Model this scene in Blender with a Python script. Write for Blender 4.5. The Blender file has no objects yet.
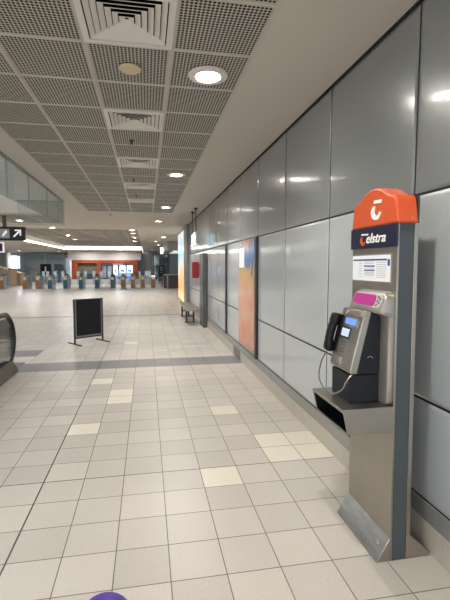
import bpy, bmesh, math, random
from mathutils import Vector, Matrix
random.seed(7)
sc = bpy.context.scene
COL = sc.collection
PI = math.pi

# ------------------------------------------------------------------ materials
def nodes(name):
    m = bpy.data.materials.new(name); m.use_nodes = True
    nt = m.node_tree; b = nt.nodes['Principled BSDF']
    return m, nt, b
def lin(c):
    return tuple(((v/255)/12.92 if v/255 <= .04045 else ((v/255+.055)/1.055)**2.4) for v in c)
def M(name, rgb, rough=.5, metal=0., emit=None, es=0., spec=.5, bump=0, bscale=200, vary=0, vscale=6, aniso=0):
    m, nt, b = nodes(name)
    c = (*rgb, 1)
    b.inputs['Base Color'].default_value = c
    b.inputs['Roughness'].default_value = rough
    b.inputs['Metallic'].default_value = metal
    b.inputs['Specular IOR Level'].default_value = spec
    if emit:
        b.inputs['Emission Color'].default_value = (*emit, 1); b.inputs['Emission Strength'].default_value = es
    tc = nt.nodes.new('ShaderNodeTexCoord')
    if vary:
        n = nt.nodes.new('ShaderNodeTexNoise'); n.inputs['Scale'].default_value = vscale; n.inputs['Detail'].default_value = 4
        nt.links.new(tc.outputs['Object'], n.inputs['Vector'])
        mx = nt.nodes.new('ShaderNodeMix'); mx.data_type = 'RGBA'
        mx.inputs[6].default_value = tuple(v*(1-vary) for v in rgb)+(1,)
        mx.inputs[7].default_value = tuple(min(1, v*(1+vary)) for v in rgb)+(1,)
        nt.links.new(n.outputs['Fac'], mx.inputs[0]); nt.links.new(mx.outputs[2], b.inputs['Base Color'])
    if bump:
        n = nt.nodes.new('ShaderNodeTexNoise'); n.inputs['Scale'].default_value = bscale
        nt.links.new(tc.outputs['Object'], n.inputs['Vector'])
        bp = nt.nodes.new('ShaderNodeBump'); bp.inputs['Strength'].default_value = bump; bp.inputs['Distance'].default_value = .002
        nt.links.new(n.outputs['Fac'], bp.inputs['Height']); nt.links.new(bp.outputs['Normal'], b.inputs['Normal'])
    return m
def brushed(name, rgb, rough, axis='z', metal=1., vary=.12):
    m, nt, b = nodes(name)
    b.inputs['Metallic'].default_value = metal
    tc = nt.nodes.new('ShaderNodeTexCoord'); mp = nt.nodes.new('ShaderNodeMapping')
    s = {'z': (220, 220, 4), 'y': (220, 4, 220), 'x': (4, 220, 220)}[axis]
    mp.inputs['Scale'].default_value = s
    n = nt.nodes.new('ShaderNodeTexNoise'); n.inputs['Scale'].default_value = 1; n.inputs['Detail'].default_value = 3
    n2 = nt.nodes.new('ShaderNodeTexNoise'); n2.inputs['Scale'].default_value = 5; n2.inputs['Detail'].default_value = 3
    nt.links.new(tc.outputs['Object'], mp.inputs['Vector']); nt.links.new(mp.outputs['Vector'], n.inputs['Vector'])
    nt.links.new(tc.outputs['Object'], n2.inputs['Vector'])
    mx = nt.nodes.new('ShaderNodeMix'); mx.data_type = 'RGBA'
    mx.inputs[6].default_value = tuple(v*(1-vary) for v in rgb)+(1,); mx.inputs[7].default_value = tuple(min(1, v*(1+vary)) for v in rgb)+(1,)
    nt.links.new(n2.outputs['Fac'], mx.inputs[0]); nt.links.new(mx.outputs[2], b.inputs['Base Color'])
    mr = nt.nodes.new('ShaderNodeMapRange'); mr.inputs['To Min'].default_value = rough*.8; mr.inputs['To Max'].default_value = rough*1.25
    nt.links.new(n.outputs['Fac'], mr.inputs['Value']); nt.links.new(mr.outputs['Result'], b.inputs['Roughness'])
    return m

def math_node(nt, op, a, b=None, c=None):
    n = nt.nodes.new('ShaderNodeMath'); n.operation = op
    for i, v in enumerate((a, b, c)):
        if v is None: continue
        if isinstance(v, (int, float)): n.inputs[i].default_value = v
        else: nt.links.new(v, n.inputs[i])
    return n.outputs[0]

GX, GY, T = -0.796, 2.100, 0.3        # floor tile grid
def floor_mat(name, rgb, vary=.15, grout=(.15, .13, .11)):
    m, nt, b = nodes(name)
    tc = nt.nodes.new('ShaderNodeTexCoord'); sp = nt.nodes.new('ShaderNodeSeparateXYZ')
    nt.links.new(tc.outputs['Object'], sp.inputs[0])
    u = math_node(nt, 'DIVIDE', math_node(nt, 'SUBTRACT', sp.outputs[0], GX), T)
    v = math_node(nt, 'DIVIDE', math_node(nt, 'SUBTRACT', sp.outputs[1], GY), T)
    fu, fv = math_node(nt, 'FLOOR', u), math_node(nt, 'FLOOR', v)
    cb = nt.nodes.new('ShaderNodeCombineXYZ'); nt.links.new(fu, cb.inputs[0]); nt.links.new(fv, cb.inputs[1])
    wn = nt.nodes.new('ShaderNodeTexWhiteNoise'); wn.noise_dimensions = '2D'; nt.links.new(cb.outputs[0], wn.inputs['Vector'])
    n = nt.nodes.new('ShaderNodeTexNoise'); n.inputs['Scale'].default_value = 110; n.inputs['Detail'].default_value = 3
    nt.links.new(tc.outputs['Object'], n.inputs['Vector'])
    n2 = nt.nodes.new('ShaderNodeTexNoise'); n2.inputs['Scale'].default_value = 1.3; n2.inputs['Detail'].default_value = 5
    nt.links.new(tc.outputs['Object'], n2.inputs['Vector'])
    k = math_node(nt, 'ADD', math_node(nt, 'MULTIPLY', wn.outputs['Value'], vary), 1-vary/2)
    sp2 = nt.nodes.new('ShaderNodeMapRange'); sp2.inputs['From Min'].default_value = .3; sp2.inputs['From Max'].default_value = .45
    sp2.inputs['To Min'].default_value = .8; sp2.inputs['To Max'].default_value = 1.0
    nt.links.new(n.outputs['Fac'], sp2.inputs['Value'])
    k = math_node(nt, 'MULTIPLY', k, sp2.outputs['Result'])
    k = math_node(nt, 'MULTIPLY', k, math_node(nt, 'ADD', math_node(nt, 'MULTIPLY', n2.outputs['Fac'], .16), .92))
    hs = nt.nodes.new('ShaderNodeHueSaturation'); hs.inputs['Color'].default_value = (*rgb, 1); nt.links.new(k, hs.inputs['Value'])
    def edge(f, w):   # 1 on a joint
        fr = math_node(nt, 'FRACT', f)
        d = math_node(nt, 'MINIMUM', fr, math_node(nt, 'SUBTRACT', 1.0, fr))
        return math_node(nt, 'LESS_THAN', d, w)
    g = math_node(nt, 'MAXIMUM', edge(u, .010), edge(v, .0105))
    # the wider movement joints
    j = math_node(nt, 'MAXIMUM', math_node(nt, 'LESS_THAN', math_node(nt, 'ABSOLUTE', u), .017),
                  math_node(nt, 'LESS_THAN', math_node(nt, 'ABSOLUTE', math_node(nt, 'SUBTRACT', v, 4.0)), .015))
    mx = nt.nodes.new('ShaderNodeMix'); mx.data_type = 'RGBA'; nt.links.new(hs.outputs[0], mx.inputs[6])
    mx.inputs[7].default_value = (*grout, 1); nt.links.new(g, mx.inputs[0])
    mx2 = nt.nodes.new('ShaderNodeMix'); mx2.data_type = 'RGBA'; nt.links.new(mx.outputs[2], mx2.inputs[6])
    mx2.inputs[7].default_value = (.07, .06, .05, 1); nt.links.new(j, mx2.inputs[0])
    nt.links.new(mx2.outputs[2], b.inputs['Base Color'])
    b.inputs['Roughness'].default_value = .36
    b.inputs['Specular IOR Level'].default_value = .5
    return m
def perforated_mat(name, rgb, n_holes, r=.36, border=.035):
    m, nt, b = nodes(name)
    uv = nt.nodes.new('ShaderNodeUVMap'); sp = nt.nodes.new('ShaderNodeSeparateXYZ'); nt.links.new(uv.outputs[0], sp.inputs[0])
    s = 1-2*border
    def cell(o):
        a = math_node(nt, 'MULTIPLY', math_node(nt, 'DIVIDE', math_node(nt, 'SUBTRACT', o, border), s), n_holes)
        inside = math_node(nt, 'MULTIPLY', math_node(nt, 'GREATER_THAN', o, border), math_node(nt, 'LESS_THAN', o, 1-border))
        return math_node(nt, 'SUBTRACT', math_node(nt, 'FRACT', a), .5), inside
    a, ia = cell(sp.outputs[0]); c, ic = cell(sp.outputs[1])
    d = math_node(nt, 'SQRT', math_node(nt, 'ADD', math_node(nt, 'MULTIPLY', a, a), math_node(nt, 'MULTIPLY', c, c)))
    h = math_node(nt, 'MULTIPLY', math_node(nt, 'LESS_THAN', d, r), math_node(nt, 'MULTIPLY', ia, ic))
    mx = nt.nodes.new('ShaderNodeMix'); mx.data_type = 'RGBA'; nt.links.new(h, mx.inputs[0])
    mx.inputs[6].default_value = (*rgb, 1); mx.inputs[7].default_value = (.012, .011, .010, 1)
    nt.links.new(mx.outputs[2], b.inputs['Base Color']); b.inputs['Roughness'].default_value = .6; b.inputs['Specular IOR Level'].default_value = .2
    return m
def glass_mat(name, tint, alpha, rough=.03, fk=.8):
    m = bpy.data.materials.new(name); m.use_nodes = True; nt = m.node_tree; nt.nodes.clear()
    out = nt.nodes.new('ShaderNodeOutputMaterial'); mix = nt.nodes.new('ShaderNodeMixShader')
    tr = nt.nodes.new('ShaderNodeBsdfTransparent'); tr.inputs[0].default_value = (*tint, 1)
    gl = nt.nodes.new('ShaderNodeBsdfGlossy'); gl.inputs['Roughness'].default_value = rough
    lw = nt.nodes.new('ShaderNodeFresnel'); lw.inputs[0].default_value = 1.45
    k = math_node(nt, 'ADD', math_node(nt, 'MULTIPLY', lw.outputs[0], fk), alpha)
    nt.links.new(k, mix.inputs[0]); nt.links.new(tr.outputs[0], mix.inputs[1]); nt.links.new(gl.outputs[0], mix.inputs[2])
    nt.links.new(mix.outputs[0], out.inputs[0])
    return m
def art_mat(name, stops, zlo, zhi, emit=0, scale=3.0):
    """a printed picture: bands of colour running up the sheet, broken by noise"""
    m, nt, b = nodes(name)
    tc = nt.nodes.new('ShaderNodeTexCoord'); sp = nt.nodes.new('ShaderNodeSeparateXYZ'); nt.links.new(tc.outputs['Object'], sp.inputs[0])
    z = math_node(nt, 'DIVIDE', math_node(nt, 'SUBTRACT', sp.outputs[2], zlo), zhi-zlo)
    mp = nt.nodes.new('ShaderNodeMapping'); mp.inputs['Scale'].default_value = (1, 1, .45); nt.links.new(tc.outputs['Object'], mp.inputs[0])
    n = nt.nodes.new('ShaderNodeTexNoise'); n.inputs['Scale'].default_value = scale; n.inputs['Detail'].default_value = 5; n.inputs['Distortion'].default_value = 1.2
    nt.links.new(mp.outputs[0], n.inputs['Vector'])
    f = math_node(nt, 'ADD', z, math_node(nt, 'MULTIPLY', math_node(nt, 'SUBTRACT', n.outputs['Fac'], .5), .55))
    cr = nt.nodes.new('ShaderNodeValToRGB'); e = cr.color_ramp.elements
    e[0].position, e[0].color = stops[0][0], (*stops[0][1], 1); e[1].position, e[1].color = stops[-1][0], (*stops[-1][1], 1)
    for p, c in stops[1:-1]:
        q = e.new(p); q.color = (*c, 1)
    nt.links.new(f, cr.inputs[0])
    n2 = nt.nodes.new('ShaderNodeTexVoronoi'); n2.inputs['Scale'].default_value = scale*2; nt.links.new(tc.outputs['Object'], n2.inputs['Vector'])
    mx = nt.nodes.new('ShaderNodeMix'); mx.data_type = 'RGBA'; mx.blend_type = 'SOFT_LIGHT'; mx.inputs[0].default_value = .18
    nt.links.new(cr.outputs[0], mx.inputs[6]); nt.links.new(n2.outputs['Color'], mx.inputs[7])
    nt.links.new(mx.outputs[2], b.inputs['Base Color']); b.inputs['Roughness'].default_value = .2
    if emit:
        nt.links.new(mx.outputs[2], b.inputs['Emission Color']); b.inputs['Emission Strength'].default_value = emit
    return m

mt = dict(
  floor=floor_mat('beige_porcelain_tile', (.55, .505, .448)),
  pale=floor_mat('pale_porcelain_tile', (.74, .68, .57), .04),
  dark=floor_mat('dark_grey_tile', (.235, .225, .215), .12),
  plaster=M('painted_plaster', (.56, .52, .46), .75, vary=.03, vscale=.7),
  perf=perforated_mat('perforated_metal_tile', (.50, .465, .405), 21, .38),
  tbar=M('ceiling_grid_bar', (.52, .485, .425), .6),
  void=M('black_plenum', (.012, .012, .012), .9),
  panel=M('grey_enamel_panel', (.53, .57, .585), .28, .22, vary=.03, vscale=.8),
  panelup=M('shaded_enamel_panel', (.27, .29, .295), .28, .25, vary=.03, vscale=.8),  # upper row: weaker lamp light and dim reflections put into a darker base colour
  gap=M('black_panel_joint', (.015, .015, .016), .7),
  skirt=M('beige_skirting_tile', (.47, .43, .37), .4, vary=.06, vscale=4),
  skirtdark=M('dark_skirting_tile', (.16, .15, .145), .4),
  kick=M('grey_kick_strip', (.30, .30, .285), .35, .3),
  steel=brushed('brushed_stainless', (.40, .375, .335), .34, 'z'),
  steel2=brushed('polished_stainless', (.62, .60, .57), .24, 'y'),
  steel3=brushed('worn_stainless', (.40, .385, .365), .28, 'y', vary=.12),
  alu=M('satin_aluminium', (.37, .345, .315), .42, .75),
  bluegrey=M('blue_grey_paint', (.060, .075, .083), .5),
  orange=M('orange_plastic', (.62, .088, .022), .38, bump=.05, bscale=60),
  white=M('white_print', (.86, .85, .82), .5),
  navy=M('navy_sign_face', (.008, .010, .035), .28),
  charcoal=M('charcoal_phone_casing', (.011, .014, .020), .5, bump=.15, bscale=700, spec=.3),
  black=M('black_plastic', (.004, .004, .005), .4, spec=.3),
  blackmatte=M('black_board_face', (.006, .007, .010), .5, spec=.3),
  lcd=M('blue_lcd', (.10, .22, .55), .2, emit=(.16, .32, .85), es=.4),
  lcd2=M('pale_lcd', (.4, .5, .7), .2, emit=(.50, .62, .95), es=.35),
  magenta=M('magenta_label', (.42, .03, .24), .4),
  bezel=M('light_grey_bezel', (.50, .48, .44), .45),
  key=M('grey_metal_key', (.26, .25, .24), .35, .7),
  paper=M('white_notice_paper', (.88, .89, .92), .3),
  ink=M('blue_ink', (.05, .09, .25), .5), inkpale=M('grey_ink', (.42, .44, .52), .5), inkdark=M('dark_ink', (.05, .045, .06), .5),
  darkmetal=M('dark_grey_metal', (.06, .06, .062), .4, .5),
  midmetal=M('grey_metal_frame', (.20, .205, .21), .4, .4),
  piermetal=M('dark_pier_metal', (.12, .12, .122), .4, .4),
  darksteel=brushed('dark_stainless', (.20, .19, .175), .34, 'y'),
  lens=M('downlight_lens', (.9, .9, .9), .5, emit=(1., .93, .84), es=75),
  hall=M('hall_fill_lens', (.9, .9, .9), .5, emit=(.90, .95, 1.), es=650),
  rim=M('white_metal_rim', (.72, .68, .62), .45),
  cream=M('cream_plastic', (.62, .53, .33), .5),
  rubber=M('black_rubber', (.012, .012, .013), .28),
  glass=glass_mat('clear_glass', (.93, .96, .95), .03),
  smoke=glass_mat('tinted_baffle_glass', (.84, .87, .86), .02, fk=.15, rough=.3),
  gateglass=glass_mat('gate_glass', (.80, .86, .88), .10),
  purple=M('purple_vinyl', (.085, .035, .33), .42),
  red=M('red_enamel', (.24, .012, .014), .35),
  gateblue=M('blue_gate_panel', (.03, .11, .24), .4), gateorange=M('orange_gate_panel', (.34, .14, .06), .4),
  gatebody=M('grey_gate_body', (.36, .36, .37), .35, .5), yellow=M('yellow_green_reader', (.55, .55, .06), .4, emit=(.7, .75, .1), es=.4),
  kiosk=M('orange_kiosk_frame', (.30, .050, .012), .4),
  shutter=M('olive_shutter', (.13, .115, .075), .5), bluedark=M('dark_blue_grey', (.035, .045, .07), .4),
  shopglass=M('dark_shop_glass', (.05, .07, .09), .1),
  bill=M('lit_poster_white', (.7, .78, .9), .3, emit=(.75, .85, 1.), es=.8),
  billblue=M('lit_poster_blue', (.03, .14, .45), .3, emit=(.05, .22, .65), es=.6),
  billdim=M('dim_poster', (.25, .30, .36), .3),
  led=M('white_led_cove', (.9, .9, .9), .5, emit=(1., .97, .92), es=4.),
  wood=M('oak_cladding', (.42, .29, .17), .5, vary=.1), window=M('bright_window', (.8, .85, .9), .3, emit=(.9, .95, 1.), es=1.8),
  bluewall=M('blue_grey_cladding', (.38, .45, .50), .3, .2, vary=.1, vscale=.6), greywall=M('grey_cladding', (.33, .33, .33), .5, vary=.08, vscale=.8),
  whitewall=M('white_painted_wall', (.68, .67, .64), .7), maroon=M('dark_counter_front', (.075, .06, .065), .4),
  signlit=M('lit_sign_face', (.7, .9, .95), .3, emit=(.45, .85, 1.), es=.8),
  signwhite=M('white_sign_symbol', (.85, .85, .85), .4, emit=(1, 1, 1), es=.25), signgrey=M('grey_sign_symbol', (.3, .31, .32), .4),
  exitlit=M('white_lit_sign', (.9, .95, .92), .4, emit=(.85, 1., .95), es=1.0),
  art=art_mat('orange_blue_print', [(0, (.62, .24, .13)), (.12, (.66, .36, .18)), (.30, (.70, .29, .19)), (.45, (.66, .42, .24)), (.56, (.58, .40, .18)), (.62, (.10, .22, .42)), (.74, (.05, .17, .42)), (.80, (.46, .24, .16)), (1, (.55, .30, .18))], .33, 2.06),
  lightbox=art_mat('backlit_print', [(0, (.85, .62, .30)), (.15, (.85, .42, .12)), (.40, (.80, .50, .25)), (.55, (.75, .72, .6)), (.7, (.25, .62, .75)), (.85, (.5, .7, .78)), (1, (.75, .75, .85))], .1, 3.1, emit=.55, scale=1.2),
)

for _k in ('panel', 'panelup'):
    _b = mt[_k].node_tree.nodes['Principled BSDF']; _b.inputs['Coat Weight'].default_value = .65; _b.inputs['Coat Roughness'].default_value = .06
    _nt = mt[_k].node_tree
    _tc = _nt.nodes.new('ShaderNodeTexCoord'); _mp = _nt.nodes.new('ShaderNodeMapping'); _mp.inputs['Scale'].default_value = (1, 90, 2.5)
    _n = _nt.nodes.new('ShaderNodeTexNoise'); _n.inputs['Scale'].default_value = 1; _n.inputs['Detail'].default_value = 2
    _bp = _nt.nodes.new('ShaderNodeBump'); _bp.inputs['Strength'].default_value = 1.0; _bp.inputs['Distance'].default_value = .0009
    _nt.links.new(_tc.outputs['Object'], _mp.inputs[0]); _nt.links.new(_mp.outputs[0], _n.inputs['Vector']); _nt.links.new(_n.outputs['Fac'], _bp.inputs['Height'])
    _nt.links.new(_bp.outputs['Normal'], _b.inputs['Normal']); _nt.links.new(_bp.outputs['Normal'], _b.inputs['Coat Normal'])
# ------------------------------------------------------------------ mesh builder
class MB:
    def __init__(s): s.v = []; s.f = []; s.mi = []; s.uv = {}; s.cur = 0
    def mat(s, i): s.cur = i; return s
    def add(s, vs, fs, uvs=None):
        o = len(s.v); s.v += [tuple(map(float, p)) for p in vs]
        for i, f in enumerate(fs):
            if uvs: s.uv[len(s.f)] = uvs[i]
            s.f.append(tuple(o+k for k in f)); s.mi.append(s.cur)
        return s
    def box(s, x0, x1, y0, y1, z0, z1):
        v = [(x, y, z) for x in (x0, x1) for y in (y0, y1) for z in (z0, z1)]
        return s.add(v, [(0, 1, 3, 2), (4, 6, 7, 5), (0, 4, 5, 1), (2, 3, 7, 6), (0, 2, 6, 4), (1, 5, 7, 3)])
    def quad(s, a, b, c, d, uv=False):
        return s.add([a, b, c, d], [(0, 1, 2, 3)], [[(0, 0), (1, 0), (1, 1), (0, 1)]] if uv else None)
    def prism(s, poly, axis, a, b):
        """poly: 2-D points in the two other axes (in x,y,z order)"""
        def p(q, t):
            if axis == 'x': return (t, q[0], q[1])
            if axis == 'y': return (q[0], t, q[1])
            return (q[0], q[1], t)
        n = len(poly)
        v = [p(q, a) for q in poly]+[p(q, b) for q in poly]
        f = [tuple(range(n)), tuple(range(2*n-1, n-1, -1))]+[(i, i+n, (i+1) % n+n, (i+1) % n) for i in range(n)]
        return s.add(v, f)
    def loft(s, rings, cap=True):
        n = len(rings[0]); v = [p for r in rings for p in r]; f = []
        for k in range(len(rings)-1):
            for i in range(n): f.append((k*n+i, k*n+(i+1) % n, (k+1)*n+(i+1) % n, (k+1)*n+i))
        if cap: f += [tuple(range(n-1, -1, -1)), tuple((len(rings)-1)*n+i for i in range(n))]
        return s.add(v, f)
    def tube(s, pts, r, seg=10, caps=True):
        pts = [Vector(p) for p in pts]; rings = []; up = Vector((0, 0, 1))
        for i, p in enumerate(pts):
            d = (pts[min(i+1, len(pts)-1)]-pts[max(i-1, 0)]).normalized()
            if i == 0:
                a = d.orthogonal().normalized()
            else:
                a = (a-d*a.dot(d)); a = a.normalized() if a.length > 1e-6 else d.orthogonal().normalized()
            b = d.cross(a); rr = r[i] if isinstance(r, (list, tuple)) else r
            rings.append([p+a*rr*math.cos(2*PI*k/seg)+b*rr*math.sin(2*PI*k/seg) for k in range(seg)])
        return s.loft(rings, caps)
    def lathe(s, prof, c=(0, 0, 0), seg=32, axis='z'):
        rings = []
        for r, h in prof:
            ring = []
            for k in range(seg):
                a = 2*PI*k/seg; x, y = r*math.cos(a), r*math.sin(a)
                q = {'z': (x, y, h), 'x': (h, x, y), 'y': (y, h, x)}[axis]
                ring.append((c[0]+q[0], c[1]+q[1], c[2]+q[2]))
            rings.append(ring)
        return s.loft(rings, True)
    def build(s, name, mats, parent=None, bevel=0, seg=2, smooth=35, origin=None, sub=0):
        me = bpy.data.meshes.new(name)
        o = Vector(origin) if origin is not None else (Vector(parent['_o']) if parent is not None and '_o' in parent else Vector((0, 0, 0)))
        me.from_pydata([tuple(Vector(p)-o) for p in s.v], [], s.f); me.update()
        if not isinstance(mats, (list, tuple)): mats = [mats]
        for m in mats: me.materials.append(mt[m] if isinstance(m, str) else m)
        for p, i in zip(me.polygons, s.mi): p.material_index = i
        if s.uv:
            ul = me.uv_layers.new(name='UVMap')
            for p in me.polygons:
                if p.index in s.uv:
                    for li, q in zip(p.loop_indices, s.uv[p.index]): ul.data[li].uv = q
        bm = bmesh.new(); bm.from_mesh(me); bmesh.ops.recalc_face_normals(bm, faces=bm.faces) if not s.uv else None; bm.to_mesh(me); bm.free()
        ob = bpy.data.objects.new(name, me); COL.objects.link(ob)
        if parent is not None: ob.parent = parent; ob['_o'] = tuple(o)
        else:
            ob.location = o; ob['_o'] = tuple(o)
        if bevel:
            b = ob.modifiers.new('bevel', 'BEVEL'); b.width = bevel; b.segments = seg; b.limit_method = 'ANGLE'; b.angle_limit = math.radians(40)
        if sub:
            b = ob.modifiers.new('sub', 'SUBSURF'); b.levels = sub; b.render_levels = sub
        if smooth:
            for p in me.polygons: p.use_smooth = True
            me.set_sharp_from_angle(angle=math.radians(smooth))
        return ob

def thing(name, label, cat, loc, group=None):
    o = bpy.data.objects.new(name, None); COL.objects.link(o); o.location = loc
    o.empty_display_size = .1
    o['label'] = label; o['category'] = cat; o['_o'] = tuple(loc)
    if group: o['group'] = group
    return o
def tag(o, label, cat, group=None):
    o['label'] = label; o['category'] = cat
    if group: o['group'] = group
    return o
def struct(o): o['kind'] = 'structure'; return o
def kids(o): return [c for c in COL.objects if c.parent == o]
def spot(parent, power, size=145, rad=.04, col=(1., .94, .87)):
    l = bpy.data.lights.new('lamp', 'SPOT'); l.energy = power; l.spot_size = math.radians(size); l.spot_blend = 1.0; l.shadow_soft_size = rad; l.color = col
    o = bpy.data.objects.new('lamp', l); COL.objects.link(o); o.parent = parent; o.location = (0, 0, -.03); return o
def dup(root, loc, label, group=None):
    r = root.copy(); COL.objects.link(r); r.location = loc; r['label'] = label
    if group: r['group'] = group
    for c in kids(root):
        k = c.copy(); COL.objects.link(k); k.parent = r
        for g in kids(c):
            h = g.copy(); COL.objects.link(h); h.parent = k
    return r

# ------------------------------------------------------------------ camera (measured from the floor grid)
cam = bpy.data.cameras.new('camera'); cam.sensor_fit = 'VERTICAL'; cam.sensor_height = 36; cam.lens = 421.37/600*36
cam.clip_start = .05; cam.clip_end = 300
co = bpy.data.objects.new('camera', cam); COL.objects.link(co); sc.camera = co
F = Vector((.18227, .97988, -.08134)); R = Vector((.98314, -.18284, .0004)); U = R.cross(F)
mw = Matrix.Identity(4)
for i in range(3): mw[i][0], mw[i][1], mw[i][2] = R[i], U[i], -F[i]
mw.translation = (0, 0, 1.654); co.matrix_world = mw

WX = 1.595      # face of the panelled wall
CZ = 3.2        # ceiling

# ------------------------------------------------------------------ floor
m = MB()
pale = {(5, 8), (6, 5), (7, 5), (6, 4), (7, 4), (4, 3), (0, 7), (1, 10), (1, 11), (1, 23), (0, 13)}
C0, C1, R0, R1 = -14, 9, -20, 60
for c in range(C0, C1):
    for r in range(R0, R1):
        x0, y0 = GX+c*T, GY+r*T
        k = 0
        if (c, r) in pale: k = 1
        if r in (16, 17): k = 2
        if r in (20, 21) and c < -4: k = 2
        if r in (40,): k = 2
        m.mat(k).quad((x0, y0, 0), (x0+T, y0, 0), (x0+T, y0+T, 0), (x0, y0+T, 0))
xa, xb, ya, yb = GX+C0*T, GX+C1*T, GY+R0*T, GY+R1*T
m.mat(0)
m.quad((-20, ya, 0), (xa, ya, 0), (xa, yb, 0), (-20, yb, 0))
m.quad((-20, yb, 0), (10, yb, 0), (10, 56, 0), (-20, 56, 0))
m.quad((xb, ya, 0), (10, ya, 0), (10, yb, 0), (xb, yb, 0))
struct(m.build('floor', ['floor', 'pale', 'dark'], smooth=0))

# ------------------------------------------------------------------ ceiling
m = MB(); TH = .06
def slab(x0, x1, y0, y1, z=CZ): m.mat(0).box(x0, x1, y0, y1, z, z+TH)
FX0, FX1, FY1, PY = -1.6, .8, 12.64, .63
NR = 23; FY0 = FY1-NR*PY
slab(.8, 1.75, -4, FY1); slab(-1.91, -1.6, -4, FY1); slab(-1.6, .8, -4, FY0)
slab(-1.91, 1.75, FY1, 18.9); slab(-3, -1.91, 10.87, 18.9)
slab(-16, -6, -4, 14); slab(-6, -1.91, -4, -3.4); slab(-6, -3, 13.3, 14)
slab(-16, -8, 14, 16.6); slab(-16, -3, 16.6, 18.9); slab(-2.3, -1.91, 14, 16.6) if False else None
slab(-.35, 8, 18.9, 50); slab(1.75, 8, 18.9-1, 18.9)
slab(-16, -.35, 35.99, 50, 2.95); slab(-16, -6.4, 23, 36, 2.95); slab(-16, -9, 18.9, 23)
m.box(-16, -6.4, 23, 23.08, 2.95, CZ); 
m.box(-6.46, -6.4, 23.08, 36, 2.95, CZ)
# the shaft over the escalator, top left open and length stretched to admit sky light
m.box(-1.96, -1.91, -3.4, 10.87, CZ+TH, 4.0); m.box(-3, -1.91, 10.87, 10.93, CZ+TH, 4.0)
m.box(-6.06, -6, -3.4, 13.3, CZ+TH, 4.0); m.box(-6, -1.91, -3.46, -3.4, CZ+TH, 4.0); m.box(-3.05, -3, 10.93, 13.3, CZ+TH, 4.0)
m.box(-3.05, -1.91, 6.0, 10.93, 4.0, 4.06)  # lid added to keep the sky off this end and darken it
# perforated fields
vents = [(-1, 0), (2, 3), (5, 6), (8, 9), (11, 12)]
def field(x0, y0, nx, ny, px, py, skip=()):
    for i in range(nx):
        for j in range(ny):
            if (i, j) in skip: continue
            a, b = x0+i*px, y0+j*py
            m.mat(1).quad((a, b, CZ+.006), (a, b+py, CZ+.006), (a+px, b+py, CZ+.006), (a+px, b, CZ+.006), True)
    m.mat(2)
    for i in range(nx+1):
        w = .014 if i in (0, nx) else .009
        m.box(x0+i*px-w, x0+i*px+w, y0, y0+ny*py, CZ-.002, CZ+.02)
    for j in range(ny+1):
        w = .012 if j in (0, ny) else .006
        m.box(x0, x0+nx*px, y0+j*py-w, y0+j*py+w, CZ-.001, CZ+.02)
vent_rows = [int(round((3.19+k*PY-FY0)/PY)) for k in (-4, -1, 2, 5, 8, 11)]
field(FX0, FY0, 4, NR, .6, PY, {(2, j) for j in vent_rows})
field(-8, 14, 9, 4, .63, .65)
field(-9, 18.9, 14, 27, 8.65/14, 17.1/27)
m.mat(4).box(1.3, 7.9, 27, 35.9, 2.65, 3.21)
m.mat(3).box(FX0, FX1, FY0, FY1, CZ+.35, CZ+.36)
m.mat(3)
for j in vent_rows:
    x0, y0 = FX0+1.2, FY0+j*PY
    m.box(x0-.01, x0, y0, y0+PY, CZ+.012, CZ+.35); m.box(x0+.6, x0+.61, y0, y0+PY, CZ+.012, CZ+.35)
    m.box(x0, x0+.6, y0-.01, y0, CZ+.012, CZ+.35); m.box(x0, x0+.6, y0+PY, y0+PY+.01, CZ+.012, CZ+.35)
ceil = struct(m.build('ceiling', ['plaster', 'perf', 'tbar', 'void', 'greywall'], smooth=0))

# sloping soffit of the upper flight seen in the shaft
m = MB(); s1 = (13.3-9.6)*.352
m.prism([(13.3, 3.18), (9.6, 3.18+s1), (9.6, 3.30+s1), (13.3, 3.30)], 'x', -6, -3.0)
struct(m.build('trim_1', 'whitewall', smooth=0))

# ------------------------------------------------------------------ panelled wall
PW = 1.205; PY0 = 2.335-5*PW
m = MB()
m.mat(1).box(WX+.004, WX+.25, -4, 20.9, 0, CZ)
def panel(y0, y1, z0, z1, g=.006, mi=0):
    """one pillowed metal sheet, folded back at its edges"""
    a, b, c, d = y0+g, y1-g, z0+g, z1-g
    e = .03
    ys = [a, a+.004, a+e, a+.25, (a+b)/2, b-.25, b-e, b-.004, b] if b-a > .6 else [a, a+.004, a+e, (a+b)/2, b-e, b-.004, b]
    zs = [c, c+.004, c+e, c+.2, (c+d)/2, d-.2, d-e, d-.004, d] if d-c > .5 else [c, c+.004, c+e, (c+d)/2, d-e, d-.004, d]
    def depth(y, z):
        q = min(y-a, b-y, z-c, d-z)
        if q < 1e-6: return .006
        u, w = (y-a)/(b-a)*2-1, (z-c)/(d-c)*2-1
        return (.002 if q < .006 else 0)-.0035*(1-u*u)*(1-w*w)
    n = len(zs)
    m.mat(mi).add([(WX+depth(y, z), y, z) for y in ys for z in zs],
                 [(i*n+j, i*n+j+1, (i+1)*n+j+1, (i+1)*n+j) for i in range(len(ys)-1) for j in range(n-1)])
k = 0; y = PY0
while y < 17.1:
    y1 = min(y+PW, 17.2)
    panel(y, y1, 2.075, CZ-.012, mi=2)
    if not (5.9 < y < 6.5):
        if 5.9 < y+.6 < 7.0: pass
        panel(y, y1, .865, 2.075); panel(y, y1, .275, .865)
    y += PW
struct(m.build('wall_right', ['panel', 'gap', 'panelup'], smooth=60))

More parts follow.
